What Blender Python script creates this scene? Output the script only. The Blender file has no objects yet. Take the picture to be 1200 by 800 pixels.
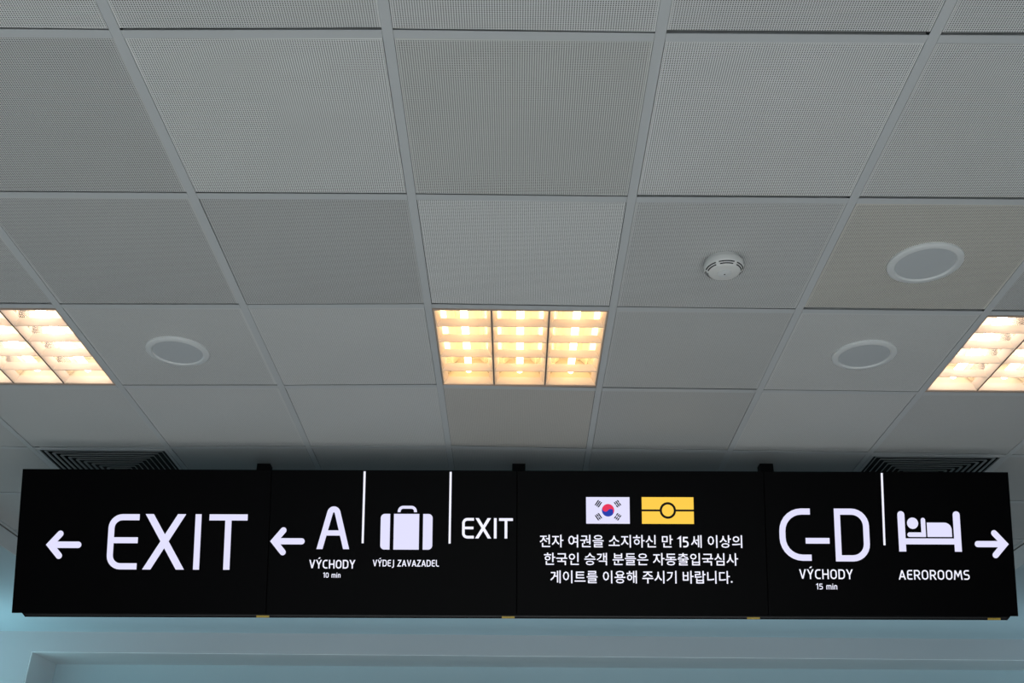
import bpy, bmesh, math, random
from mathutils import Vector, Matrix

S = bpy.context.scene
COL = S.collection
random.seed(7)

# ---------------------------------------------------------------- camera
cam_d = bpy.data.cameras.new('camera')
cam = bpy.data.objects.new('camera', cam_d)
COL.objects.link(cam)
fwd = Vector((-0.0056348, 0.88061565, 0.47379778))
rgt = Vector((0.99995134, 0.00112565, 0.00980008))
upv = Vector((-0.00809677, -0.47382994, 0.88057914))
mw = Matrix.Identity(4)
for k in range(3):
    mw[k][0], mw[k][1], mw[k][2] = rgt[k], upv[k], -fwd[k]
mw[0][3], mw[1][3], mw[2][3] = -0.008073, 0.0, 1.593933
cam.matrix_world = mw
cam_d.sensor_width = 36.0
cam_d.lens = 1192.268 / 1200 * 36
cam_d.clip_start = 0.05
S.camera = cam

# ---------------------------------------------------------------- colour management, world, large lights
S.view_settings.view_transform = 'Standard'
S.view_settings.look = 'None'
S.view_settings.gamma = 1
S.view_settings.use_curve_mapping = False
S.view_settings.exposure = 0.0
W = bpy.data.worlds.new('world')
S.world = W
W.use_nodes = True
W.node_tree.nodes['Background'].inputs[0].default_value = (0.55, 0.72, 0.85, 1)
W.node_tree.nodes['Background'].inputs[1].default_value = 0.12


def area_light(name, loc, direction, sx, sy, power, color):
    l = bpy.data.lights.new(name, 'AREA')
    l.shape = 'RECTANGLE'
    l.size, l.size_y = sx, sy
    l.energy = power
    l.color = color
    o = bpy.data.objects.new(name, l)
    COL.objects.link(o)
    o.location = loc
    o.rotation_euler = Vector(direction).to_track_quat('-Z', 'Z').to_euler()
    return o


# low sun through the glazed front behind the camera: it reaches the floor up to just short of the sign
sl = bpy.data.lights.new('sun', 'SUN')
sl.energy = 13.8
sl.color = (0.96, 1.0, 1.0)
sl.angle = math.radians(0.6)
sun = bpy.data.objects.new('sun', sl)
COL.objects.link(sun)
sun.rotation_euler = Vector((-0.04, 1.0, -0.341)).to_track_quat('-Z', 'Z').to_euler()
# sky light entering through the glazed front
area_light('daylight_front', (0.0, -4.9, 1.45), (0, 1, 0), 6.2, 2.6, 28, (0.80, 0.93, 1.0))
# unseen teal uplights, added to brighten the soffit and far wall
area_light('added_uplight_left', (-4.6, 6.6, 2.35), (0, 0.15, 1), 2.4, 0.4, 19, (0.46, 0.88, 1.0))
area_light('added_uplight_middle', (0.0, 6.6, 2.35), (0, 0.15, 1), 6.4, 0.4, 12, (0.60, 0.88, 1.0))
area_light('added_uplight_right', (4.6, 6.6, 2.35), (0, 0.15, 1), 2.4, 0.4, 7.5, (0.60, 0.88, 1.0))
# lamps added before the solid side walls for bluish daylight; no openings there
area_light('added_daylight_left', (-5.9, 4.6, 1.3), (1, 0, 0), 1.8, 1.6, 10, (0.45, 0.86, 1.0))
area_light('added_daylight_right', (5.9, 4.6, 1.3), (-1, 0, 0), 1.8, 1.6, 5, (0.55, 0.88, 1.0))

ZC = 3.25          # underside of the tile grid
T = 0.6            # grid pitch
OY = 1.65645       # y of grid row 0


# ---------------------------------------------------------------- materials
def mat(name, color, rough=0.6, metal=0.0, emit=None, strength=0.0, spec=0.5, noise=0.0, nscale=8.0, bump=0.0):
    m = bpy.data.materials.new(name)
    m.use_nodes = True
    nt = m.node_tree
    b = nt.nodes['Principled BSDF']
    b.inputs['Base Color'].default_value = (*color, 1)
    b.inputs['Roughness'].default_value = rough
    b.inputs['Metallic'].default_value = metal
    b.inputs['Specular IOR Level'].default_value = spec
    if emit:
        b.inputs['Emission Color'].default_value = (*emit, 1)
        b.inputs['Emission Strength'].default_value = strength
    if noise or bump:
        tc = nt.nodes.new('ShaderNodeTexCoord')
        n = nt.nodes.new('ShaderNodeTexNoise')
        n.inputs['Scale'].default_value = nscale
        n.inputs['Detail'].default_value = 5
        nt.links.new(tc.outputs['Object'], n.inputs['Vector'])
        if noise:
            mx = nt.nodes.new('ShaderNodeMix')
            mx.data_type = 'RGBA'
            mx.inputs[6].default_value = (*[c * (1 - noise) for c in color], 1)
            mx.inputs[7].default_value = (*[min(1, c * (1 + noise)) for c in color], 1)
            nt.links.new(n.outputs['Fac'], mx.inputs[0])
            nt.links.new(mx.outputs[2], b.inputs['Base Color'])
        if bump:
            bp = nt.nodes.new('ShaderNodeBump')
            bp.inputs['Strength'].default_value = bump
            bp.inputs['Distance'].default_value = 0.002
            nt.links.new(n.outputs['Fac'], bp.inputs['Height'])
            nt.links.new(bp.outputs['Normal'], b.inputs['Normal'])
    return m


def perforated(name):
    """painted metal tile, square array of 2.8 mm holes; the object's colour carries the tile's own tint and hole darkness"""
    m = bpy.data.materials.new(name)
    m.use_nodes = True
    nt = m.node_tree
    b = nt.nodes['Principled BSDF']
    b.inputs['Roughness'].default_value = 0.6
    tc = nt.nodes.new('ShaderNodeTexCoord')
    sep = nt.nodes.new('ShaderNodeSeparateXYZ')
    nt.links.new(tc.outputs['Object'], sep.inputs[0])

    def mth(op, a, v=None):
        n = nt.nodes.new('ShaderNodeMath')
        n.operation = op
        for i, s in enumerate((a, v)):
            if s is None:
                continue
            if isinstance(s, (int, float)):
                n.inputs[i].default_value = s
            else:
                nt.links.new(s, n.inputs[i])
        return n.outputs[0]
    pitch = 0.0055
    ds = []
    for ax in (0, 1):
        u = mth('DIVIDE', sep.outputs[ax], pitch)
        f = mth('SUBTRACT', mth('FRACT', u), 0.5)
        ds.append(mth('MULTIPLY', f, f))
    d2 = mth('ADD', ds[0], ds[1])
    hole = mth('LESS_THAN', d2, 0.29 ** 2)
    # plain margin round the rim of the pan
    for ax in (0, 1):
        hole = mth('MULTIPLY', hole, mth('LESS_THAN', mth('ABSOLUTE', sep.outputs[ax]), 0.2835))
    oi = nt.nodes.new('ShaderNodeObjectInfo')
    dark = mth('MULTIPLY', hole, oi.outputs['Alpha'])
    ns = nt.nodes.new('ShaderNodeTexNoise')
    ns.inputs['Scale'].default_value = 3.0
    nt.links.new(tc.outputs['Object'], ns.inputs['Vector'])
    amp = mth('ADD', mth('MULTIPLY', ns.outputs['Fac'], 0.08), 0.96)
    vm = nt.nodes.new('ShaderNodeVectorMath')
    vm.operation = 'SCALE'
    nt.links.new(oi.outputs['Color'], vm.inputs[0])
    nt.links.new(amp, vm.inputs['Scale'])
    mx = nt.nodes.new('ShaderNodeMix')
    mx.data_type = 'RGBA'
    nt.links.new(dark, mx.inputs[0])
    nt.links.new(vm.outputs[0], mx.inputs[6])
    mx.inputs[7].default_value = (0.035, 0.035, 0.035, 1)
    nt.links.new(mx.outputs[2], b.inputs['Base Color'])
    return m


M_TILE = perforated('perforated_tile')
M_GRID = mat('grid_paint', (0.60, 0.62, 0.63), 0.5, noise=0.03, nscale=5)
M_PLENUM = mat('plenum_dark', (0.03, 0.03, 0.03), 0.9)
M_PLASTER = mat('plaster_teal_light', (0.58, 0.70, 0.75), 0.8, noise=0.03, nscale=2, bump=0.05)  # part of the far bay's teal light is put into this colour
M_WALL = mat('wall_paint', (0.52, 0.53, 0.55), 0.8, noise=0.03, nscale=1.5, bump=0.05)
M_FLOOR = mat('floor_stone', (0.42, 0.42, 0.42), 0.5, noise=0.15, nscale=30)
M_FASCIA = mat('fascia_paint', (0.86, 0.88, 0.89), 0.6)
M_NICHE = mat('niche_teal_light', (0.58, 0.72, 0.77), 0.8, noise=0.03, nscale=1.5, bump=0.05)  # teal light on the niche wall is mixed into its colour
M_ADDED_DARK = mat('added_dark', (0.03, 0.035, 0.04), 0.6)
M_DARK_FLOOR = mat('dark_floor_added', (0.05, 0.05, 0.055), 0.95, noise=0.2, nscale=120)
M_TRIM = mat('trim_paint', (0.62, 0.64, 0.65), 0.45)
M_TRIMD = mat('trim_shade_strip', (0.16, 0.15, 0.14), 0.7)
M_BLACK = mat('black_casing', (0.006, 0.006, 0.007), 0.6, spec=0.12)
M_SCREEN = mat('black_screen', (0.0012, 0.0012, 0.0015), 0.4, spec=0.025, emit=(0.9, 0.85, 1.0), strength=0.0003)
M_BEZEL = mat('bezel_edge', (0.12, 0.14, 0.15), 0.4)
M_BEZEL_DARK = mat('seam_dark', (0.02, 0.02, 0.022), 0.5)
M_WHITE_LED = mat('lit_white', (0.0, 0.0, 0.0), 0.4, emit=(0.77, 0.76, 1.0), strength=1.0, spec=0.1)
M_TEXT_LED = mat('lit_white_text', (0.0, 0.0, 0.0), 0.4, emit=(0.86, 0.86, 1.0), strength=1.05, spec=0.1)
M_YELLOW_LED = mat('lit_yellow', (0.0, 0.0, 0.0), 0.4, emit=(1.0, 0.62, 0.07), strength=1.0, spec=0.1)
M_RED_LED = mat('lit_red', (0.0, 0.0, 0.0), 0.4, emit=(0.80, 0.03, 0.10), strength=1.0, spec=0.1)
M_BLUE_LED = mat('lit_blue', (0.0, 0.0, 0.0), 0.4, emit=(0.015, 0.045, 0.40), strength=1.0, spec=0.1)
M_INK = mat('unlit_black', (0.003, 0.003, 0.003), 0.4, spec=0.1)
M_STICKER = mat('yellow_sticker', (0.62, 0.42, 0.06), 0.5, noise=0.4, nscale=160)
M_PLASTIC = mat('white_plastic', (0.78, 0.78, 0.76), 0.4)
M_RING = mat('speaker_ring', (0.76, 0.78, 0.78), 0.35)
M_GRILLE = mat('speaker_grille', (0.55, 0.58, 0.60), 0.6, noise=0.04, nscale=400)
M_SLOT = mat('dark_slot', (0.02, 0.02, 0.02), 0.8)
M_VANE = mat('vane_metal', (0.44, 0.46, 0.47), 0.4)
M_VENTD = mat('vent_dark', (0.012, 0.012, 0.012), 0.8)
M_LOUVRE = mat('louvre_blade', (0.86, 0.74, 0.62), 0.4, metal=0.1)
M_REFL = mat('reflector', (0.80, 0.72, 0.54), 0.5, metal=0.0)
M_MIRROR = mat('side_mirror', (0.90, 0.84, 0.74), 0.20, metal=0.75)
M_RIM = mat('light_rim', (0.55, 0.42, 0.34), 0.5)  # brown tint stands for the lamp's warm glow on the rim
M_CAP = mat('louvre_gap', (0.10, 0.05, 0.03), 0.6)
M_WIRE = mat('wire', (0.30, 0.20, 0.12), 0.5)
M_TUBE_WARM = mat('tube_warm', (0, 0, 0), 0.5, emit=(1.0, 0.66, 0.34), strength=9.5)
M_TUBE_PALE = mat('tube_pale', (0, 0, 0), 0.5, emit=(1.0, 0.82, 0.72), strength=11.5)


# ---------------------------------------------------------------- helpers
def tag(o, label=None, cat=None, group=None, kind=None):
    if label: o['label'] = label
    if cat: o['category'] = cat
    if group: o['group'] = group
    if kind: o['kind'] = kind
    return o


def box(bm, x0, x1, y0, y1, z0, z1):
    v = [bm.verts.new((x, y, z)) for z in (z0, z1) for y in (y0, y1) for x in (x0, x1)]
    for f in ((0, 2, 3, 1), (4, 5, 7, 6), (0, 1, 5, 4), (2, 6, 7, 3), (0, 4, 6, 2), (1, 3, 7, 5)):
        bm.faces.new([v[i] for i in f])


def hexa(bm, lo, hi):
    """lo, hi: four points each, same winding"""
    a = [bm.verts.new(p) for p in lo]
    b = [bm.verts.new(p) for p in hi]
    bm.faces.new(a[::-1]); bm.faces.new(b)
    for i in range(4):
        j = (i + 1) % 4
        bm.faces.new((a[i], a[j], b[j], b[i]))


def lathe(bm, prof, n=48, cap=True):
    rings = []
    for r, z in prof:
        rings.append([bm.verts.new((r * math.cos(2 * math.pi * k / n), r * math.sin(2 * math.pi * k / n), z)) for k in range(n)] if r > 1e-6 else [bm.verts.new((0, 0, z))])
    for a, b in zip(rings, rings[1:]):
        for k in range(n):
            l = (k + 1) % n
            if len(a) == 1 and len(b) == 1: continue
            if len(a) == 1: bm.faces.new((a[0], b[l], b[k]))
            elif len(b) == 1: bm.faces.new((a[k], a[l], b[0]))
            else: bm.faces.new((a[k], a[l], b[l], b[k]))


def obj(name, bm, m, parent=None, loc=None, smooth=False, bevel=0.0):
    bmesh.ops.recalc_face_normals(bm, faces=bm.faces)
    me = bpy.data.meshes.new(name)
    bm.to_mesh(me)
    bm.free()
    me.materials.append(m)
    if smooth:
        for p in me.polygons: p.use_smooth = True
        try: me.set_sharp_from_angle(angle=math.radians(35))
        except Exception: pass
    o = bpy.data.objects.new(name, me)
    COL.objects.link(o)
    if parent: o.parent = parent
    if loc: o.location = loc
    if bevel:
        b = o.modifiers.new('bevel', 'BEVEL')
        b.width = bevel; b.segments = 2; b.limit_method = 'ANGLE'
    return o


def nb(): return bmesh.new()


def empty(name, loc, label, cat, group=None):
    o = bpy.data.objects.new(name, None)
    o.empty_display_size = 0.1
    COL.objects.link(o)
    o.location = loc
    return tag(o, label, cat, group)


# ---------------------------------------------------------------- the room
YF = -5.0
bm = nb(); box(bm, -6, 6, YF, 8.2, -0.1, 0)
floor = tag(obj('floor', bm, M_FLOOR), kind='structure')
bm = nb(); box(bm, -6, 6, 3.75, 8.1, 0, .012)
obj('added_dark_floor', bm, M_DARK_FLOOR, floor)  # unseen dark floor, added so the ceiling behind the sign stays in shade
for side, x0, x1 in (('left', -6.15, -6), ('right', 6, 6.15)):
    bm = nb(); box(bm, x0, x1, YF, 8.2, 0, 3.6)
    w_ = tag(obj('wall_' + side, bm, M_WALL), kind='structure')
    if side == 'left': wall_left = w_
    else: wall_right = w_
# unseen glazed front, added; its opening shapes the sun patch, posts between the bays
bm = nb(); box(bm, -6.15, 6.15, YF - .15, YF, 3.0, 3.6)
box(bm, -6.15, -3.2, YF - .15, YF, 0, 3.0); box(bm, 3.2, 6.15, YF - .15, YF, 0, 3.0)
tag(obj('wall_front', bm, M_WALL), kind='structure')
bm = nb()
for k in range(5):
    box(bm, -3.17 + 1.585 * k - .03, -3.17 + 1.585 * k + .03, YF - .1, YF - .04, 0, 3.0)
tag(obj('window_1', bm, M_TRIM), kind='structure')

# far wall: plane turned slightly, with a wide niche starting at x=-3.36
def wy(x): return 7.19 - 0.0071 * x
HEAD = 3.011
bm = nb()
hexa(bm, [(-6, wy(-6), 0), (-3.36, wy(-3.36), 0), (-3.36, 8.1, 0), (-6, 8.1, 0)],
         [(-6, wy(-6), HEAD), (-3.36, wy(-3.36), HEAD), (-3.36, 8.1, HEAD), (-6, 8.1, HEAD)])
hexa(bm, [(-6, wy(-6), HEAD), (6, wy(6), HEAD), (6, 8.1, HEAD), (-6, 8.1, HEAD)],
         [(-6, wy(-6), 3.6), (6, wy(6), 3.6), (6, 8.1, 3.6), (-6, 8.1, 3.6)])
wall_back = tag(obj('wall_back', bm, M_WALL), kind='structure')
bm = nb()
hexa(bm, [(-3.36, 7.645, 0), (6, 7.47, 0), (6, 8.1, 0), (-3.36, 8.1, 0)],
         [(-3.36, 7.645, HEAD), (6, 7.47, HEAD), (6, 8.1, HEAD), (-3.36, 8.1, HEAD)])
obj('niche_rear', bm, M_NICHE, wall_back)
bm = nb(); box(bm, -3.36, -3.352, wy(-3.36) + .004, 7.636, 0, HEAD - .001)
obj('added_jamb_board', bm, M_FASCIA, wall_back)  # white board added in place of the light falling on the jamb
bm = nb()
hexa(bm, [(-3.35, wy(-3.35) + .004, HEAD - .006), (5.99, wy(6) + .004, HEAD - .006), (5.99, 7.468, HEAD - .006), (-3.35, 7.643, HEAD - .006)],
         [(-3.35, wy(-3.35) + .004, HEAD - .001), (5.99, wy(6) + .004, HEAD - .001), (5.99, 7.468, HEAD - .001), (-3.35, 7.643, HEAD - .001)])
obj('added_head_board', bm, M_FASCIA, wall_back)  # white sheet added to brighten the niche soffit
# unseen trough added under the uplights, on arms from the wall
bm = nb(); box(bm, -5.9, 5.9, 6.38, 6.82, 2.27, 2.335)
for k in range(7):
    x = -5.4 + 1.8 * k
    box(bm, x - .03, x + .03, 6.8, (7.16 if x < -3.4 else 7.40), 2.27, 2.31)
obj('added_trough', bm, M_ADDED_DARK, wall_back)
# unseen dark panels added to keep bounced light off the shaded ceiling
bm = nb()
hexa(bm, [(-3.345, 7.60, .012), (5.98, 7.43, .012), (5.98, 7.466, .012), (-3.345, 7.64, .012)],
         [(-3.345, 7.60, 2.74), (5.98, 7.43, 2.74), (5.98, 7.466, 2.74), (-3.345, 7.64, 2.74)])
obj('added_dark_panel', bm, M_ADDED_DARK, wall_back)
bm = nb()
hexa(bm, [(-5.96, wy(-6) - .04, .012), (-3.38, wy(-3.36) - .04, .012), (-3.38, wy(-3.36) - .002, .012), (-5.96, wy(-6) - .002, .012)],
         [(-5.96, wy(-6) - .04, 2.74), (-3.38, wy(-3.36) - .04, 2.74), (-3.38, wy(-3.36) - .002, 2.74), (-5.96, wy(-6) - .002, 2.74)])
obj('added_dark_panel', bm, M_ADDED_DARK, wall_back)
for w_, x0, x1 in ((wall_left, -6, -5.97), (wall_right, 5.97, 6)):
    bm = nb(); box(bm, x0, x1, 0.5, 7.1, .012, 2.74)
    obj('added_dark_panel', bm, M_ADDED_DARK, w_)

# plaster ceiling round the tile field, with the raised recess that holds the grid
X0, X1 = -2.7, 2.7
Y0, Y1 = OY - 6 * T, OY + 8 * T
ZS = 3.147
bm = nb()
for a in ((-6, X0, YF, 7.3), (X1, 6, YF, 7.3), (X0, X1, YF, Y0), (X0, X1, Y1, 7.3)):
    box(bm, a[0], a[1], a[2], a[3], ZS, 3.55)
ceiling = obj('ceiling', bm, M_PLASTER)
tag(ceiling, kind='structure')
bm = nb(); box(bm, X0, X1, Y0, Y1, 3.46, 3.55)
obj('plenum_slab', bm, M_PLENUM, ceiling)
# edge angle round the field: a pale flange with the gap's shade painted as a dark strip below
for (a, b, c, d) in ((X0, X0 + .022, Y0, Y1), (X1 - .022, X1, Y0, Y1), (X0, X1, Y1 - .022, Y1), (X0, X1, Y0, Y0 + .022)):
    bm = nb(); box(bm, a, b, c, d, ZC - 0.006, ZC + 0.002)
    obj('edge_trim', bm, M_TRIM, ceiling)
for sx in (-1, 1):
    bm = nb(); box(bm, min(sx * 2.697, sx * 2.7), max(sx * 2.697, sx * 2.7), Y0, Y1, ZS, ZC - .013)
    obj('fascia_board', bm, M_FASCIA, ceiling)
    bm = nb(); box(bm, sx * 2.7 - .004, sx * 2.7 + .004, Y0, Y1, ZC - .012, ZC - .006)
    obj('shade_strip', bm, M_TRIMD, ceiling)

# grid nodes: the laid grid wanders by some millimetres from the ideal (x, y offsets in mm)
OFF = {(0, 0): (-1, 3), (1, 0): (0, -3), (2, 0): (0, 2), (3, 0): (0, 2), (0, 1): (2, -1), (1, 1): (0, -3), (2, 1): (-1, 1), (3, 1): (0, 0), (0, 2): (1, -2), (1, 2): (1, -15), (2, 2): (-1, -6), (3, 2): (0, 0), (0, 3): (3, -2), (1, 3): (2, -20), (2, 3): (-2, -3), (3, 3): (2, 2), (-1, 4): (-9, 14), (0, 4): (0, -6), (1, 4): (1, -23), (2, 4): (0, -3), (3, 4): (2, -1), (4, 4): (3, 8), (-2, 4): (-7, 32), (-1, 2): (-8, 6), (-1, 3): (-8, 9), (5, 4): (-3, 20), (4, 2): (7, 3), (4, 3): (7, 7), (-2, 2): (-8, 8), (-2, 3): (-8, 16), (5, 2): (6, 4), (5, 3): (3, 10), (-2, 5): (-4, 19), (5, 5): (0, 0), (5, 6): (0, 12)}


def node(i, j):
    dx, dy = OFF.get((i, j), (0, 0))
    return (i - 1.5) * T + dx / 1000, OY + j * T + dy / 1000


HW = 0.012  # half width of a flange
IS, JS = range(-3, 7), range(-6, 9)
for i in IS:
    if i in (-3, 6): continue
    # one runner per column: a strip that follows its nodes
    bm = nb()
    prev = None
    for j in JS:
        x, y = node(i, j)
        ring = [bm.verts.new(p) for p in ((x - HW, y, ZC), (x + HW, y, ZC), (x + HW, y, ZC + .0015), (x + .003, y, ZC + .0015), (x + .003, y, ZC + .03), (x - .003, y, ZC + .03), (x - .003, y, ZC + .0015), (x - HW, y, ZC + .0015))]
        if prev:
            for k in range(8):
                bm.faces.new((prev[k], prev[(k + 1) % 8], ring[(k + 1) % 8], ring[k]))
        prev = ring
    obj('main_runner', bm, M_GRID, ceiling)
for j in JS:
    if j in (-6, 8): continue
    for i in IS:
        if i == 6: continue
        xa, ya = node(i, j); xb, yb = node(i + 1, j)
        if i > -3: xa += HW + .0006
        if i + 1 < 6: xb -= HW + .0006
        bm = nb()
        lo = [(xa, ya - HW, ZC - .0002), (xb, yb - HW, ZC - .0002), (xb, yb + HW, ZC - .0002), (xa, ya + HW, ZC - .0002)]
        hexa(bm, lo, [(p[0], p[1], ZC + .0012) for p in lo])
        lo = [(xa, ya - .003, ZC + .0012), (xb, yb - .003, ZC + .0012), (xb, yb + .003, ZC + .0012), (xa, ya + .003, ZC + .0012)]
        hexa(bm, lo, [(p[0], p[1], ZC + .03) for p in lo])
        obj('cross_tee', bm, M_GRID, ceiling)

LIGHTS = [(1, 2), (-2, 2), (4, 2)]
VENTS = [(-2, 4), (4, 4)]
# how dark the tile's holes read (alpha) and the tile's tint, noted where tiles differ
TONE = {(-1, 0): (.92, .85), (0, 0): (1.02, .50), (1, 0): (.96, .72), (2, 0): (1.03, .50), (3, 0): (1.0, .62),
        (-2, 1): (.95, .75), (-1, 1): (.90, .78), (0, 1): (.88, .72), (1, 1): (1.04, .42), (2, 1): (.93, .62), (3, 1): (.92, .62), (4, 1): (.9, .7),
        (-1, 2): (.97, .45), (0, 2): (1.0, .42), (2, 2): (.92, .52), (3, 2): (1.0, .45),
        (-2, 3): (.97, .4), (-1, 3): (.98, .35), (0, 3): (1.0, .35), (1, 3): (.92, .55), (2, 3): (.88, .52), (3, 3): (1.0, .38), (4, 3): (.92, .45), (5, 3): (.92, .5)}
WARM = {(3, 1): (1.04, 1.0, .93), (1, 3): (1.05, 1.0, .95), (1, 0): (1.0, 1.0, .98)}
for j in range(-6, 8):
    for i in range(-3, 6):
        if (i, j) in LIGHTS or (i, j) in VENTS: continue
        n4 = [node(i, j), node(i + 1, j), node(i + 1, j + 1), node(i, j + 1)]
        cx = sum(p[0] for p in n4) / 4; cy = sum(p[1] for p in n4) / 4
        ga, gb, gl, gr = (random.uniform(.0006, .0020) for _ in range(4))
        gb = random.choice((.004, .005, .006, .009)) if (i, j) != (3, 1) else .012
        dz = [random.uniform(.0004, .0018) for _ in range(4)]
        sg = [(1, 1), (-1, 1), (-1, -1), (1, -1)]
        gx = [gl, gr, gr, gl]; gy = [ga, ga, gb, gb]
        p = [(n4[k][0] + sg[k][0] * (HW + gx[k]) - cx, n4[k][1] + sg[k][1] * (HW + gy[k]) - cy) for k in range(4)]
        bm = nb()
        hexa(bm, [(p[k][0], p[k][1], dz[k]) for k in range(4)], [(p[k][0], p[k][1], .016) for k in range(4)])
        o = obj('ceiling_tile', bm, M_TILE, ceiling, (cx, cy, ZC))
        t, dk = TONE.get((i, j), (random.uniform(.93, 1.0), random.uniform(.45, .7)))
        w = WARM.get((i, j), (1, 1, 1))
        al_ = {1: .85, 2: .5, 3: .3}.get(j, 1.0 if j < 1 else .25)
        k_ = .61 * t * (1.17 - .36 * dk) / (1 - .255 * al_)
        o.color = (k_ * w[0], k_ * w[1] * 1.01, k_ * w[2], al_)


# ---------------------------------------------------------------- recessed louvre lights
def ceiling_light(cx, cy, tube, label, full=True):
    root = empty('ceiling_light', (cx, cy, ZC), label, 'ceiling light', 'square louvre lights set in the ceiling grid')
    H = 0.2875
    # housing: walls and roof
    bm = nb()
    box(bm, -H, H, -H, -H + .004, .002, .115); box(bm, -H, H, H - .004, H, .002, .115)
    box(bm, -H, -H + .004, -H, H, .002, .115); box(bm, H - .004, H, -H, H, .002, .115)
    box(bm, -H, H, -H, H, .111, .115)
    obj('housing', bm, M_REFL, root)
    bm = nb()
    R = 0.2765
    RX = 0.2845
    box(bm, -H, H, -H, -R, .000, .004); box(bm, -H, H, R, H, .000, .004)
    box(bm, -H, -RX, -R, R, .000, .004); box(bm, RX, H, -R, R, .000, .004)
    obj('rim', bm, M_RIM, root)
    w = 2 * RX / 3
    hb = .028
    for c in range(3):
        x0 = -RX + c * w + .0016; x1 = x0 + w - .0032; xm = (x0 + x1) / 2
        # two sloping side blades of the trough
        for s, xe in ((1, x0), (-1, x1)):
            bm = nb()
            hexa(bm, [(xe, -R, .002), (xe + s * .002, -R, .002), (xe + s * .002, R, .002), (xe, R, .002)],
                     [(xe, -R, .002 + hb), (xe + s * .017, -R, .002 + hb), (xe + s * .017, R, .002 + hb), (xe, R, .002 + hb)])
            obj('side_blade', bm, M_LOUVRE, root)
        for r in range(6):
            y = -R + 2 * R * r / 5
            t0 = .0015 if 0 < r < 5 else .0015
            a, b = (y - t0, y + t0); a2, b2 = (y - .009, y + .009)
            if r == 0: a = a2 = -R; b = -R + .003; b2 = -R + .009
            if r == 5: b = b2 = R; a = R - .003; a2 = R - .009
            bm = nb()
            hexa(bm, [(x0 + .001, a, .0025), (x1 - .001, a, .0025), (x1 - .001, b, .0025), (x0 + .001, b, .0025)],
                     [(x0 + .001, a2, .0015 + hb), (x1 - .001, a2, .0015 + hb), (x1 - .001, b2, .0015 + hb), (x0 + .001, b2, .0015 + hb)])
            obj('cross_blade', bm, M_LOUVRE, root)
        # curved reflector over the tube
        bm = nb()
        prev = None
        for dx, z in ((-.0600, .065), (-.056, .092), (-.040, .109), (.040, .109), (.056, .092), (.0600, .065)):
            x = xm + dx
            ring = [bm.verts.new((x, -R, z)), bm.verts.new((x, R, z))]
            if prev: bm.faces.new((prev[0], ring[0], ring[1], prev[1]))
            prev = ring
        obj('reflector', bm, M_REFL, root, smooth=True)
        for sd in (-1, 1):
            bm = nb()
            q_ = [(xm + sd * .0900, -R, .030), (xm + sd * .0900, R, .030), (xm + sd * .0600, R, .064), (xm + sd * .0600, -R, .064)]
            hexa(bm, q_, [(p_[0] + sd * .001, p_[1], p_[2] + .001) for p_ in q_])
            obj('side_reflector', bm, M_MIRROR, root)
        # tube with a rounded far end
        bm = nb()
        prof = [(0, -.262), (.0125, -.262)] + [(.0125, .240)] + [(.0125 * math.cos(q), .240 + .0125 * math.sin(q)) for q in (.4, .8, 1.2)] + [(0, .254)]
        lathe(bm, prof, 16)
        bmesh.ops.rotate(bm, verts=bm.verts, cent=(0, 0, 0), matrix=Matrix.Rotation(-math.pi / 2, 3, 'X'))
        bmesh.ops.translate(bm, verts=bm.verts, vec=(xm, 0, .046))
        obj('tube', bm, tube, root, smooth=True)
        # tube holder and two short leads
        bm = nb()
        for q in (.006,):
            pts = [Vector((xm + q, .236, .046)), Vector((xm + q + .012, .25, .052)), Vector((xm + q + .03, .258, .06)), Vector((xm + q + .034, .270, .068))]
            for p_, n_ in zip(pts, pts[1:]):
                hexa(bm, [p_ + Vector(v) for v in ((-.0012, 0, -.0012), (.0012, 0, -.0012), (.0012, 0, .0012), (-.0012, 0, .0012))],
                         [n_ + Vector(v) for v in ((-.0012, 0, -.0012), (.0012, 0, -.0012), (.0012, 0, .0012), (-.0012, 0, .0012))])
        obj('lead_wire', bm, M_WIRE, root)
    for c in (1, 2):
        x = -RX + c * w
        bm = nb(); box(bm, x - .0014, x + .0014, -R, R, .0012, .030)
        obj('divider', bm, M_CAP, root)
    return root


def cell_centre(i, j):
    n4 = [node(i, j), node(i + 1, j), node(i + 1, j + 1), node(i, j + 1)]
    return sum(p[0] for p in n4) / 4, sum(p[1] for p in n4) / 4


names = {(1, 2): 'warm yellow square louvre light above the middle of the black sign',
         (-2, 2): 'bright pinkish white louvre light cut by the left edge of the photo',
         (4, 2): 'bright pinkish white louvre light cut by the right edge of the photo'}
for c in LIGHTS:
    cx, cy = cell_centre(*c)
    ceiling_light(cx, cy, M_TUBE_WARM if c[0] == 1 else M_TUBE_PALE, names[c])


# ---------------------------------------------------------------- round ceiling speakers
def speaker(x, y, label):
    root = empty('ceiling_speaker', (x, y, ZC), label, 'speaker', 'round flush speakers in the ceiling tiles')
    bm = nb()
    lathe(bm, [(.086, .002), (.086, -.004), (.090, -.008), (.104, -.0075), (.109, -.004), (.110, .002)], 64)
    obj('ring', bm, M_RING, root, smooth=True)
    bm = nb()
    lathe(bm, [(.0857, .001), (.0857, -.0035), (.06, -.0042), (0, -.0045)], 48)
    obj('grille', bm, M_GRILLE, root, smooth=True)


speaker(-1.205, 3.172, 'round grey ceiling speaker beside the left louvre light')
speaker(1.203, 3.156, 'round grey ceiling speaker beside the right louvre light, nearer the sign')
speaker(1.205, 2.563, 'round grey ceiling speaker to the right of the smoke detector, farther from the sign')

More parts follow.
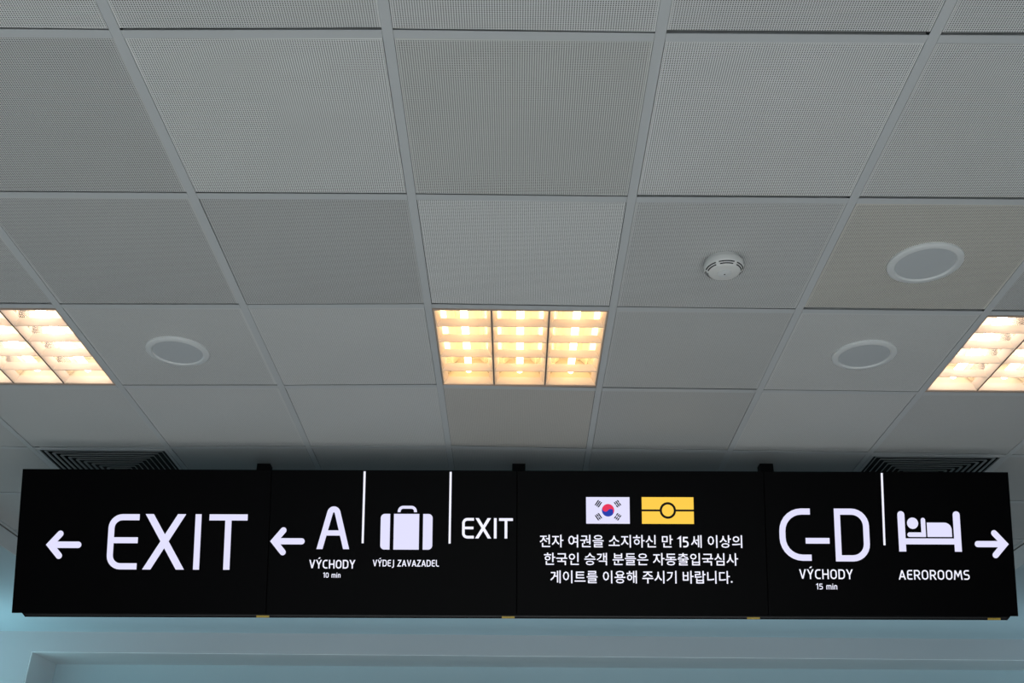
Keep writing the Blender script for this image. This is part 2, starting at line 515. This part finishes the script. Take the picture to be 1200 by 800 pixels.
# ---------------------------------------------------------------- smoke detector
root = empty('smoke_detector', (.603, 2.560, ZC), 'small white domed smoke detector with dark slots on a perforated ceiling tile', 'smoke detector')
bm = nb(); lathe(bm, [(0, .001), (.052, .001), (.052, -.010), (.0, -.010)], 56)
obj('base', bm, M_PLASTIC, root, smooth=True)
bm = nb()
lathe(bm, [(0, -.009), (.054, -.009), (.0585, -.013), (.0590, -.027), (.0565, -.031), (.0455, -.041), (.040, -.043), (.0, -.0435)], 64)
obj('body', bm, M_PLASTIC, root, smooth=True)


def arc_slot(r0, z0, r1, z1, a0, a1):
    bm = nb()
    prev = None
    for k in range(13):
        a = math.radians(a0 + (a1 - a0) * k / 12)
        ring = [bm.verts.new((r * math.cos(a), r * math.sin(a), z)) for r, z in ((r0, z0), (r1, z1), (r1 - .003, z1 + .003), (r0 - .003, z0 + .003))]
        if prev:
            for q in range(4): bm.faces.new((prev[q], prev[(q + 1) % 4], ring[(q + 1) % 4], ring[q]))
        else: bm.faces.new(ring[::-1])
        prev = ring
    bm.faces.new(prev)
    return bm


for a0 in (-62, -122, -182, 118, 58, -2):
    mid = a0
    obj('slot', arc_slot(.0556, -.0326, .0530, -.0349, mid + 5, mid + 55), M_SLOT, root)
    obj('slot', arc_slot(.0504, -.0371, .0478, -.0394, mid + 7, mid + 53), M_SLOT, root)
bm = nb(); lathe(bm, [(0, -.042), (.020, -.042), (.020, -.0455), (.016, -.047), (0, -.0475)], 32)
obj('centre_cap', bm, M_RING, root, smooth=True)
bm = nb(); lathe(bm, [(0, -.047), (.0022, -.047), (.0022, -.0482), (0, -.0482)], 12)
obj('indicator', bm, M_SLOT, root)


# ---------------------------------------------------------------- square diffuser vents
def vent(i, j, label):
    cx, cy = cell_centre(i, j)
    root = empty('ceiling_vent', (cx, cy, ZC), label, 'air vent', 'square ceiling air vents behind the sign')
    H = .286
    bm = nb()
    box(bm, -H, H, -H, H, .09, .094)
    for s in (-1, 1):
        box(bm, s * H - .002, s * H + .002, -H, H, .002, .09)
        box(bm, -H, H, s * H - .002, s * H + .002, .002, .09)
    obj('backing', bm, M_VENTD, root)
    fr = nb()
    for a, b in ((H, H - .014),):
        box(fr, -a, a, -a, -b, -.002, .004); box(fr, -a, a, b, a, -.002, .004)
        box(fr, -a, -b, -b, b, -.002, .004); box(fr, b, a, -b, b, -.002, .004)
    obj('frame', fr, M_GRID, root)
    n = 9
    for k in range(n):
        r = .258 - k * .0252       # lower edge half size; flares outwards going down
        ri = r - .003
        bm = nb()
        zl, zh, t = .000, .0055, .0035
        for q in range(4):
            rot = Matrix.Rotation(q * math.pi / 2, 3, 'Z')
            lo = [rot @ Vector(v) for v in ((-r, -r, zl), (r, -r, zl), (r - t, -r + t, zl), (-r + t, -r + t, zl))]
            hi = [rot @ Vector(v) for v in ((-ri, -ri, zh), (ri, -ri, zh), (ri - t, -ri + t, zh), (-ri + t, -ri + t, zh))]
            hexa(bm, lo, hi)
        obj('vane', bm, M_VANE, root)
    bm = nb(); box(bm, -.03, .03, -.03, .03, .002, .006)
    obj('core_plate', bm, M_VANE, root)


vent(-2, 4, 'square louvred air vent behind the left end of the sign')
vent(4, 4, 'square louvred air vent behind the right end of the sign')

# ---------------------------------------------------------------- overhead sign
nx = Vector((0.99997513, 0.00219322, 0.00670242))
vv = Vector((-0.00559163, -0.33255021, 0.94306898))
yy = vv.cross(nx)
SM = Matrix.Identity(4)
TL = Vector((-2.05391157, 3.95750438, 3.1053734))
for k in range(3):
    SM[k][0], SM[k][1], SM[k][2], SM[k][3] = nx[k], yy[k], vv[k], TL[k]
sign = empty('overhead_sign', (0, 0, 0), 'long black hanging direction sign with lit white lettering and arrows', 'sign')
sign.matrix_world = SM
SI = SM.inverted()
WD, HT = 4.080, 0.579
seams = [0, 1.031, 2.0475, 3.068, WD]
labels = ['black display showing a left arrow and EXIT', 'black display showing A, a suitcase and small EXIT',
          'black display showing a flag, a yellow symbol and Korean text', 'black display showing C-D, a bed and a right arrow']
panels = []
for k in range(4):
    a, b = seams[k] + (.0008 if k else 0), seams[k + 1] - (.0008 if k < 3 else 0)
    bm = nb(); box(bm, a, b, 0, .032, -HT, 0)
    o = obj('display_panel', bm, M_SCREEN, sign, bevel=.0015)
    o['label'] = labels[k]
    bm = nb(); box(bm, a + .004, b - .004, .030, .034, -HT - .0006, .0006)
    obj('bezel', bm, M_BEZEL, o)
    panels.append(o)
bm = nb()
hexa(bm, [(.040, .034, -HT - .019), (WD - .030, .034, -HT - .019), (WD - .030, .105, -HT - .019), (.040, .105, -HT - .019)],
         [(.022, .034, -HT + .001), (WD - .012, .034, -HT + .001), (WD - .012, .105, -HT + .001), (.022, .105, -HT + .001)])
box(bm, .022, WD - .012, .034, .105, -HT + .001, -.020)
obj('housing', bm, M_BLACK, sign)
bm = nb(); box(bm, .040, WD - .030, .0335, .034, -HT - .012, -HT - .009)
obj('housing_seam', bm, M_BEZEL_DARK, sign)
for u in (.985, 1.987, 2.988, 3.970):
    bm = nb(); box(bm, u, u + .052, .0325, .0337, -HT - .0185, -HT - .010)
    obj('sticker', bm, M_STICKER, sign)
# hangers: vertical posts from the ceiling grid to arms on the back of the housing
for (x, y) in ((-1.134, 4.268), (0.001, 4.241), (1.088, 4.215)):
    bm = nb()
    box(bm, x - .029, x + .029, y - .025, y + .025, 2.80, ZC)
    box(bm, x - .022, x + .022, 4.10, y - .02, 2.86, 2.92)
    box(bm, x - .022, x + .022, 4.14, y - .02, 2.81, 2.85)
    bmesh.ops.transform(bm, matrix=SI, verts=bm.verts)
    obj('hanger', bm, M_BLACK, sign)

EPS = .0012


def poly(bm, pts, y=-EPS):
    vs = [bm.verts.new((u / 1000, y, -v / 1000)) for u, v in pts]
    f = bm.faces.new(vs)
    return f


def rounded(pts, radii, closed=False, n=7):
    """polyline with its corners rounded"""
    out = []
    N = len(pts)
    for i, p in enumerate(pts):
        p = Vector(p)
        r = radii[i]
        if r <= 0 or (not closed and i in (0, N - 1)):
            out.append(p); continue
        a = Vector(pts[(i - 1) % N]) - p; b = Vector(pts[(i + 1) % N]) - p
        la, lb = a.length, b.length
        a.normalize(); b.normalize()
        ang = a.angle(b)
        d = min(r / math.tan(ang / 2), la * .999 if not closed else la * .5, lb * .999 if not closed else lb * .5)
        rr = d * math.tan(ang / 2)
        p0, p1 = p + a * d, p + b * d
        c = p + (a + b).normalized() * (rr / math.sin(ang / 2))
        v0, v1 = p0 - c, p1 - c
        t = v0.angle_signed(v1)
        for k in range(n + 1):
            q = -t * k / n
            out.append(c + Vector((v0.x * math.cos(q) - v0.y * math.sin(q), v0.x * math.sin(q) + v0.y * math.cos(q))))
    return out


def stroke(bm, pts, w, radii=None, closed=False, caps='butt', y=-EPS):
    """ribbon of width w along a polyline in sign millimetres"""
    if radii is None: radii = [0] * len(pts)
    if isinstance(radii, (int, float)): radii = [radii] * len(pts)
    P = rounded(pts, radii, closed)
    Q = [P[0]]
    for p in P[1:]:
        if (p - Q[-1]).length > 1e-4: Q.append(p)
    if closed and (Q[0] - Q[-1]).length < 1e-4: Q.pop()
    N = len(Q)
    left, right = [], []
    for i in range(N):
        d0 = (Q[i] - Q[i - 1]).normalized() if (i > 0 or closed) else None
        d1 = (Q[(i + 1) % N] - Q[i]).normalized() if (i < N - 1 or closed) else None
        d0 = d0 or d1; d1 = d1 or d0
        n0 = Vector((-d0.y, d0.x)); n1 = Vector((-d1.y, d1.x))
        m = (n0 + n1)
        m = m.normalized() if m.length > 1e-6 else n0
        k = w / 2 / max(.3, m.dot(n0))
        left.append(Q[i] + m * k); right.append(Q[i] - m * k)
    if caps == 'butt' and not closed:
        # slanting strokes are cut level, as in the lettering
        for e, d in ((0, Q[1] - Q[0]), (-1, Q[-1] - Q[-2])):
            d = d.normalized()
            if .35 < abs(d.y) < .999:
                for side in (left, right):
                    p = side[e]
                    side[e] = p + d * ((Q[e].y - p.y) / d.y)
    V = lambda p: bm.verts.new((p.x / 1000, y, -p.y / 1000))
    L = [V(p) for p in left]; R_ = [V(p) for p in right]
    for i in range(N if closed else N - 1):
        j = (i + 1) % N
        bm.faces.new((L[i], L[j], R_[j], R_[i]))
    if caps == 'round' and not closed:
        for e, d in ((0, Q[0] - Q[1]), (-1, Q[-1] - Q[-2])):
            a0 = math.atan2(d.y, d.x)
            pts_ = [Q[e] + Vector((math.cos(a0 + q), math.sin(a0 + q))) * (w / 2) for q in [math.pi * (k / 10 - .5) for k in range(11)]]
            bm.faces.new([V(p) for p in pts_])


def disc(bm, u, v, r, y=-EPS, n=32):
    poly(bm, [(u + r * math.cos(2 * math.pi * k / n), v + r * math.sin(2 * math.pi * k / n)) for k in range(n)], y)


def flat(name, bm, m, panel, label=None):
    for f in bm.faces:
        f.normal_update()
        if f.normal.y > 0: f.normal_flip()
    me = bpy.data.meshes.new(name)
    bm.to_mesh(me); bm.free()
    me.materials.append(m)
    o = bpy.data.objects.new(name, me)
    COL.objects.link(o)
    o.parent = panel
    if label: o['label'] = label
    return o


# stroke alphabet: centre lines on a unit cap height, v up
G = {
 'V': (.60, [([(.05, 1), (.30, .03)], 0), ([(.55, 1), (.30, .03)], 0)]),
 'Y': (.58, [([(.04, 1), (.29, .42)], 0), ([(.54, 1), (.29, .42)], 0), ([(.29, .46), (.29, 0)], 0)]),
 'C': (.54, [([(.52, .93), (.07, .93), (.07, .07), (.52, .07)], [0, .28, .28, 0])]),
 'H': (.62, [([(.07, 1), (.07, 0)], 0), ([(.55, 1), (.55, 0)], 0), ([(.07, .5), (.55, .5)], 0)]),
 'D': (.62, [([(.07, .93), (.55, .93), (.55, .07), (.07, .07), 'c'], [0, .32, .32, 0])]),
 'E': (.50, [([(.50, .93), (.07, .93), (.07, .07), (.49, .07)], [0, .17, .17, 0]), ([(.07, .52), (.46, .52)], 0)]),
 'J': (.32, [([(.25, 1), (.25, -.13), (.02, -.13)], [0, .16, 0])]),
 'Z': (.54, [([(.03, .93), (.50, .93), (.05, .07), (.52, .07)], 0)]),
 'A': (.62, [([(.04, 0), (.31, .97)], 0), ([(.58, 0), (.31, .97)], 0), ([(.13, .30), (.49, .30)], 0)]),
 'L': (.48, [([(.07, 1), (.07, .07), (.47, .07)], [0, .2, 0])]),
 'R': (.58, [([(.07, 0), (.07, .93), (.51, .93), (.51, .45), (.07, .45)], [0, 0, .22, .22, 0]), ([(.30, .45), (.54, 0)], 0)]),
 'O': (.62, [([(.07, .93), (.55, .93), (.55, .07), (.07, .07), 'c'], [.26, .26, .26, .26])]),
 'M': (.76, [([(.04, 0), (.13, .97)], 0), ([(.13, .97), (.38, .38), (.63, .97)], 0), ([(.63, .97), (.72, 0)], 0)]),
 'S': (.54, [([(.50, .93), (.06, .93), (.06, .51), (.49, .51), (.49, .07), (.03, .07)], [0, .2, .2, .2, .2, 0])]),
 'X': (.62, [([(.05, 1), (.57, 0)], 0), ([(.57, 1), (.05, 0)], 0)]),
 'I': (.16, [([(.08, 1), (.08, 0)], 0)]),
 'T': (.58, [([(0, .93), (.58, .93)], 0), ([(.29, .93), (.29, 0)], 0)]),
 '1': (.34, [([(.03, .80), (.25, .97), (.25, 0)], 0)]),
 '0': (.56, [([(.07, .93), (.49, .93), (.49, .07), (.07, .07), 'c'], [.2, .2, .2, .2])]),
 '5': (.54, [([(.48, .93), (.10, .93), (.08, .56), (.48, .56), (.48, .07), (.04, .07)], [0, 0, 0, .22, .22, 0])]),
 'm': (.78, [([(.07, 0), (.07, .68), (.39, .68), (.39, 0)], [0, .05, .14, 0]), ([(.39, .68), (.71, .68), (.71, 0)], [0, .14, 0])]),
 'n': (.46, [([(.07, 0), (.07, .68), (.39, .68), (.39, 0)], [0, .05, .14, 0])]),
 'i': (.14, [([(.07, .74), (.07, 0)], 0), ([(.07, .86), (.07, 1.0)], 0)]),
 ' ': (.26, []),
 '^': (.58, [([(.04, 1), (.29, .42)], 0), ([(.54, 1), (.29, .42)], 0), ([(.29, .46), (.29, 0)], 0), ([(.27, 1.12), (.40, 1.27)], 0)]),  # Y acute
}


def word(name, text, u0, u1, vtop, vbot, panel, weight=.145, m=None, gap=.13):
    h = vbot - vtop
    tot = sum(G[c][0] for c in text) + gap * (len(text) - 1)
    sx = (u1 - u0) / tot
    bm = nb()
    x = u0
    for c in text:
        gw, strokes = G[c]
        for pts, rad in strokes:
            closed = pts[-1] == 'c'
            pp = [p for p in pts if p != 'c']
            if isinstance(rad, (int, float)): rad = [rad] * len(pp)
            stroke(bm, [(x + p[0] * sx, vbot - p[1] * h) for p in pp], weight * h, [r * h for r in rad], closed)
        x += (gw + gap) * sx
    return flat(name, bm, m or M_TEXT_LED, panel)


def arrow(u_tip, u_end, v, arm, w, panel, mirror=False):
    s = -1 if mirror else 1
    bm = nb()
    stroke(bm, [(u_tip + s * arm[0], v - arm[1]), (u_tip, v), (u_tip + s * arm[0], v + arm[1])], w, caps='round')
    stroke(bm, [(u_tip, v), (u_end, v)], w, caps='round')
    return flat('arrow', bm, M_WHITE_LED, panel)


pA, pB, pC, pD = panels
# display 1: arrow and EXIT
arrow(137, 252, 307, (39, 44), 26, pA)
bm = nb()
stroke(bm, [(497, 195), (384, 195), (384, 392.5), (496, 392.5)], 25, [0, 44, 44, 0]); stroke(bm, [(384, 288), (495, 288)], 24)
for a in (((538, 182), (673, 405)), ((671, 182), (536, 405))): stroke(bm, a, 29)
stroke(bm, [(739, 182), (739, 405)], 25)
stroke(bm, [(784, 194.5), (941, 194.5)], 25); stroke(bm, [(862.5, 194), (862.5, 405)], 26)
flat('exit_lettering', bm, M_WHITE_LED, pA)
# display 2
arrow(1053, 1166, 290, (37, 44), 25, pB)
bm = nb()
stroke(bm, [(1240, 321)] + [(1294.5 + 15.5 * math.cos(math.radians(q)), 176 + 15.5 * math.sin(math.radians(q))) for q in range(194, 347, 19)] + [(1349, 321)], 24)
stroke(bm, [(1256, 256), (1334, 256)], 21)
flat('letter_a', bm, M_WHITE_LED, pB)
word('gate_lettering', 'V^CHODY', 1201, 1387, 364, 398.5, pB, .15)
word('time_lettering', '10 min', 1258, 1329, 415, 435, pB, .15)
for u, v0, pn in ((1417, 5, pB), (1773, 6, pB)):
    bm = nb(); stroke(bm, [(u, v0), (u - 1, 297)], 8.5); flat('divider_line', bm, M_TEXT_LED, pn)
bm = nb()
stroke(bm, [(1563, 171), (1563, 151), (1630, 151), (1630, 171)], 12, [0, 17, 17, 0])
poly(bm, [tuple(p) for p in rounded([(1488, 178), (1526.5, 178), (1526.5, 322), (1488, 322)], [17, 0, 0, 17], True)])
poly(bm, [(1542, 178), (1646, 178), (1646, 322), (1542, 322)])
poly(bm, [tuple(p) for p in rounded([(1662, 178), (1701, 178), (1701, 322), (1662, 322)], [0, 17, 17, 0], True)])
flat('suitcase_pictogram', bm, M_WHITE_LED, pB)
word('baggage_lettering', 'V^DEJ ZAVAZADEL', 1460, 1730, 363, 389.5, pB, .15)
bm = nb()
stroke(bm, [(1871, 199), (1828, 199), (1828, 271), (1871, 271)], 11, [0, 16, 16, 0]); stroke(bm, [(1828, 234), (1869, 234)], 10.5)
for a in (((1884, 194), (1935, 276)), ((1934, 194), (1883, 276))): stroke(bm, a, 12)
stroke(bm, [(1958.5, 194), (1958.5, 276)], 11)
stroke(bm, [(1974, 199.5), (2031, 199.5)], 11); stroke(bm, [(2002.5, 199), (2002.5, 276)], 11)
flat('exit_lettering', bm, M_TEXT_LED, pB)
# display 3: flag, yellow symbol, Korean text
bm = nb(); poly(bm, [(2332, 107), (2511, 107), (2511, 215), (2332, 215)]); flat('flag_field', bm, M_WHITE_LED, pC)
CU, CV, RR = 2422, 160.5, 25.5
bm = nb(); disc(bm, CU, CV, RR, -EPS * 1.5, 48); flat('flag_disc_blue', bm, M_BLUE_LED, pC)
al = math.radians(33.7)     # the S line falls to the right
def rotp(x, y): return (CU + x * math.cos(al) - y * math.sin(al), CV + x * math.sin(al) + y * math.cos(al))
pts = [rotp(RR * math.cos(q), -RR * math.sin(q)) for q in [math.pi * k / 24 for k in range(25)]]       # right end over the top to the left end
pts += [rotp(-RR / 2 - RR / 2 * math.cos(q), RR / 2 * math.sin(q)) for q in [math.pi * k / 12 for k in range(1, 13)]]  # bulge below on the left
pts += [rotp(RR / 2 - RR / 2 * math.cos(q), -RR / 2 * math.sin(q)) for q in [math.pi * k / 12 for k in range(1, 12)]]  # bite above on the right
bm = nb(); f = poly(bm, pts, -EPS * 2)
bmesh.ops.triangulate(bm, faces=[f], ngon_method='EAR_CLIP')
flat('flag_disc_red', bm, M_RED_LED, pC)
for (tx, ty, pat) in ((-39.5, -26.5, '111'), (39.5, -26.5, '010'), (-39.5, 26.5, '101'), (39.5, 26.5, '000')):
    bm = nb()
    d = Vector((tx, ty)).normalized(); e = Vector((-d.y, d.x)); c0 = Vector((CU + tx, CV + ty))
    for k, s in enumerate(pat):
        c = c0 + d * (k - 1) * 7.4
        if s == '1': stroke(bm, [c - e * 12.5, c + e * 12.5], 5, y=-EPS * 1.5)
        else:
            stroke(bm, [c - e * 12.5, c - e * 1.4], 5, y=-EPS * 1.5); stroke(bm, [c + e * 1.4, c + e * 12.5], 5, y=-EPS * 1.5)
    flat('trigram', bm, M_INK, pC)
bm = nb(); poly(bm, [(2561, 106.5), (2774.5, 106.5), (2774.5, 215), (2561, 215)]); flat('yellow_field', bm, M_YELLOW_LED, pC)
bm = nb()
stroke(bm, [(2561, 160.5), (2638, 160.5)], 8, y=-EPS * 1.5); stroke(bm, [(2698, 160.5), (2774.5, 160.5)], 8, y=-EPS * 1.5)
stroke(bm, [(2668 + 29 * math.cos(2 * math.pi * k / 40), 160.5 + 29 * math.sin(2 * math.pi * k / 40)) for k in range(40)], 9.5, closed=True, y=-EPS * 1.5)
flat('ring_symbol', bm, M_INK, pC)


def hangul(text, u0, u1, v0, v1, panel):
    """one line of Korean text fitted to a box on the sign, then cut into its words"""
    c = bpy.data.curves.new('korean_text', 'FONT')
    c.body = text
    c.size = .05
    c.resolution_u = 2
    tmp = bpy.data.objects.new('korean_text_source', c)
    COL.objects.link(tmp)
    dg = bpy.context.evaluated_depsgraph_get()
    me = bpy.data.meshes.new_from_object(tmp.evaluated_get(dg), depsgraph=dg)
    bpy.data.objects.remove(tmp)
    xs = [v.co.x for v in me.vertices]; ys = [v.co.y for v in me.vertices]
    a, b, lo, hi = min(xs), max(xs), min(ys), max(ys)
    e = .55
    P = [(u0 + e + (v.co.x - a) / (b - a) * (u1 - u0 - 2 * e), v1 - e - (v.co.y - lo) / (hi - lo) * (v1 - v0 - 2 * e)) for v in me.vertices]
    F = [tuple(p.vertices) for p in me.polygons]
    bpy.data.meshes.remove(me)
    # words are separated by gaps wider than 8 mm
    spans = sorted((min(P[i][0] for i in f), max(P[i][0] for i in f)) for f in F)
    words_ = []
    for s0, s1 in spans:
        if words_ and s0 < words_[-1][1] + 8: words_[-1][1] = max(words_[-1][1], s1)
        else: words_.append([s0, s1])
    for s0, s1 in words_:
        bm = nb()
        vmap = {}
        for f in F:
            m0 = sum(P[i][0] for i in f) / len(f)
            if not (s0 <= m0 <= s1): continue
            for dx, dy in ((-e, 0), (e, 0), (0, -e), (0, e)):
                vs = []
                for i in f:
                    k = (i, dx, dy)
                    if k not in vmap: vmap[k] = bm.verts.new(((P[i][0] + dx) / 1000, -EPS, -(P[i][1] + dy) / 1000))
                    vs.append(vmap[k])
                bm.faces.new(vs)
        flat('korean_word', bm, M_TEXT_LED, panel)


hangul('전자 여권을 소지하신 만', 2141, 2686, 260, 311, pC)
word('number_lettering', '15', 2706, 2750, 267, 309, pC, .15)
hangul('세 이상의', 2760, 2970, 260, 311, pC)
hangul('한국인 승객 분들은 자동출입국심사', 2158, 2951, 332, 382, pC)
hangul('게이트를 이용해 주시기 바랍니다.', 2184, 2926, 403, 454, pC)
# display 4
bm = nb()
stroke(bm, [(3252, 163), (3136, 163), (3136, 349), (3252, 349)], 25, [0, 80, 80, 0])
stroke(bm, [(3230, 281), (3328, 281)], 23)
stroke(bm, [(3363, 163), (3480, 163), (3480, 351), (3363, 351)], 25, [0, 80, 80, 0], closed=True)
flat('gate_letters', bm, M_WHITE_LED, pD)
word('gate_lettering', 'V^CHODY', 3199, 3416, 395, 434, pD, .14)
word('time_lettering', '15 min', 3265, 3351, 452, 475, pD, .15)
bm = nb(); stroke(bm, [(3556, 5), (3552, 298)], 8.5); flat('divider_line', bm, M_TEXT_LED, pD)
bm = nb()
for u in (3625.5, 3853):
    poly(bm, [(u - 14.5, 323)] + [(u + 14.5 * math.cos(math.pi + math.pi * k / 12), 174.5 + 14.5 * math.sin(math.pi + math.pi * k / 12)) for k in range(13)] + [(u + 14.5, 323)])
poly(bm, [(3638, 270), (3840, 270), (3840, 294), (3638, 294)])
disc(bm, 3672, 209, 23)
stroke(bm, [(3657, 255), (3715, 255), (3715, 196)], 18.5, caps='round')
poly(bm, [(3715, 264), (3700, 264), (3706, 246), (3724, 246), (3724, 264)])
poly(bm, [tuple(p) for p in rounded([(3730, 206), (3831, 206), (3831, 264), (3730, 264)], [0, 36, 0, 0], True)])
flat('bed_pictogram', bm, M_WHITE_LED, pD)
word('room_lettering', 'AEROROOMS', 3604, 3892, 396.5, 435, pD, .14)
arrow(4044, 3934, 292, (40, 44), 25, pD, mirror=True)
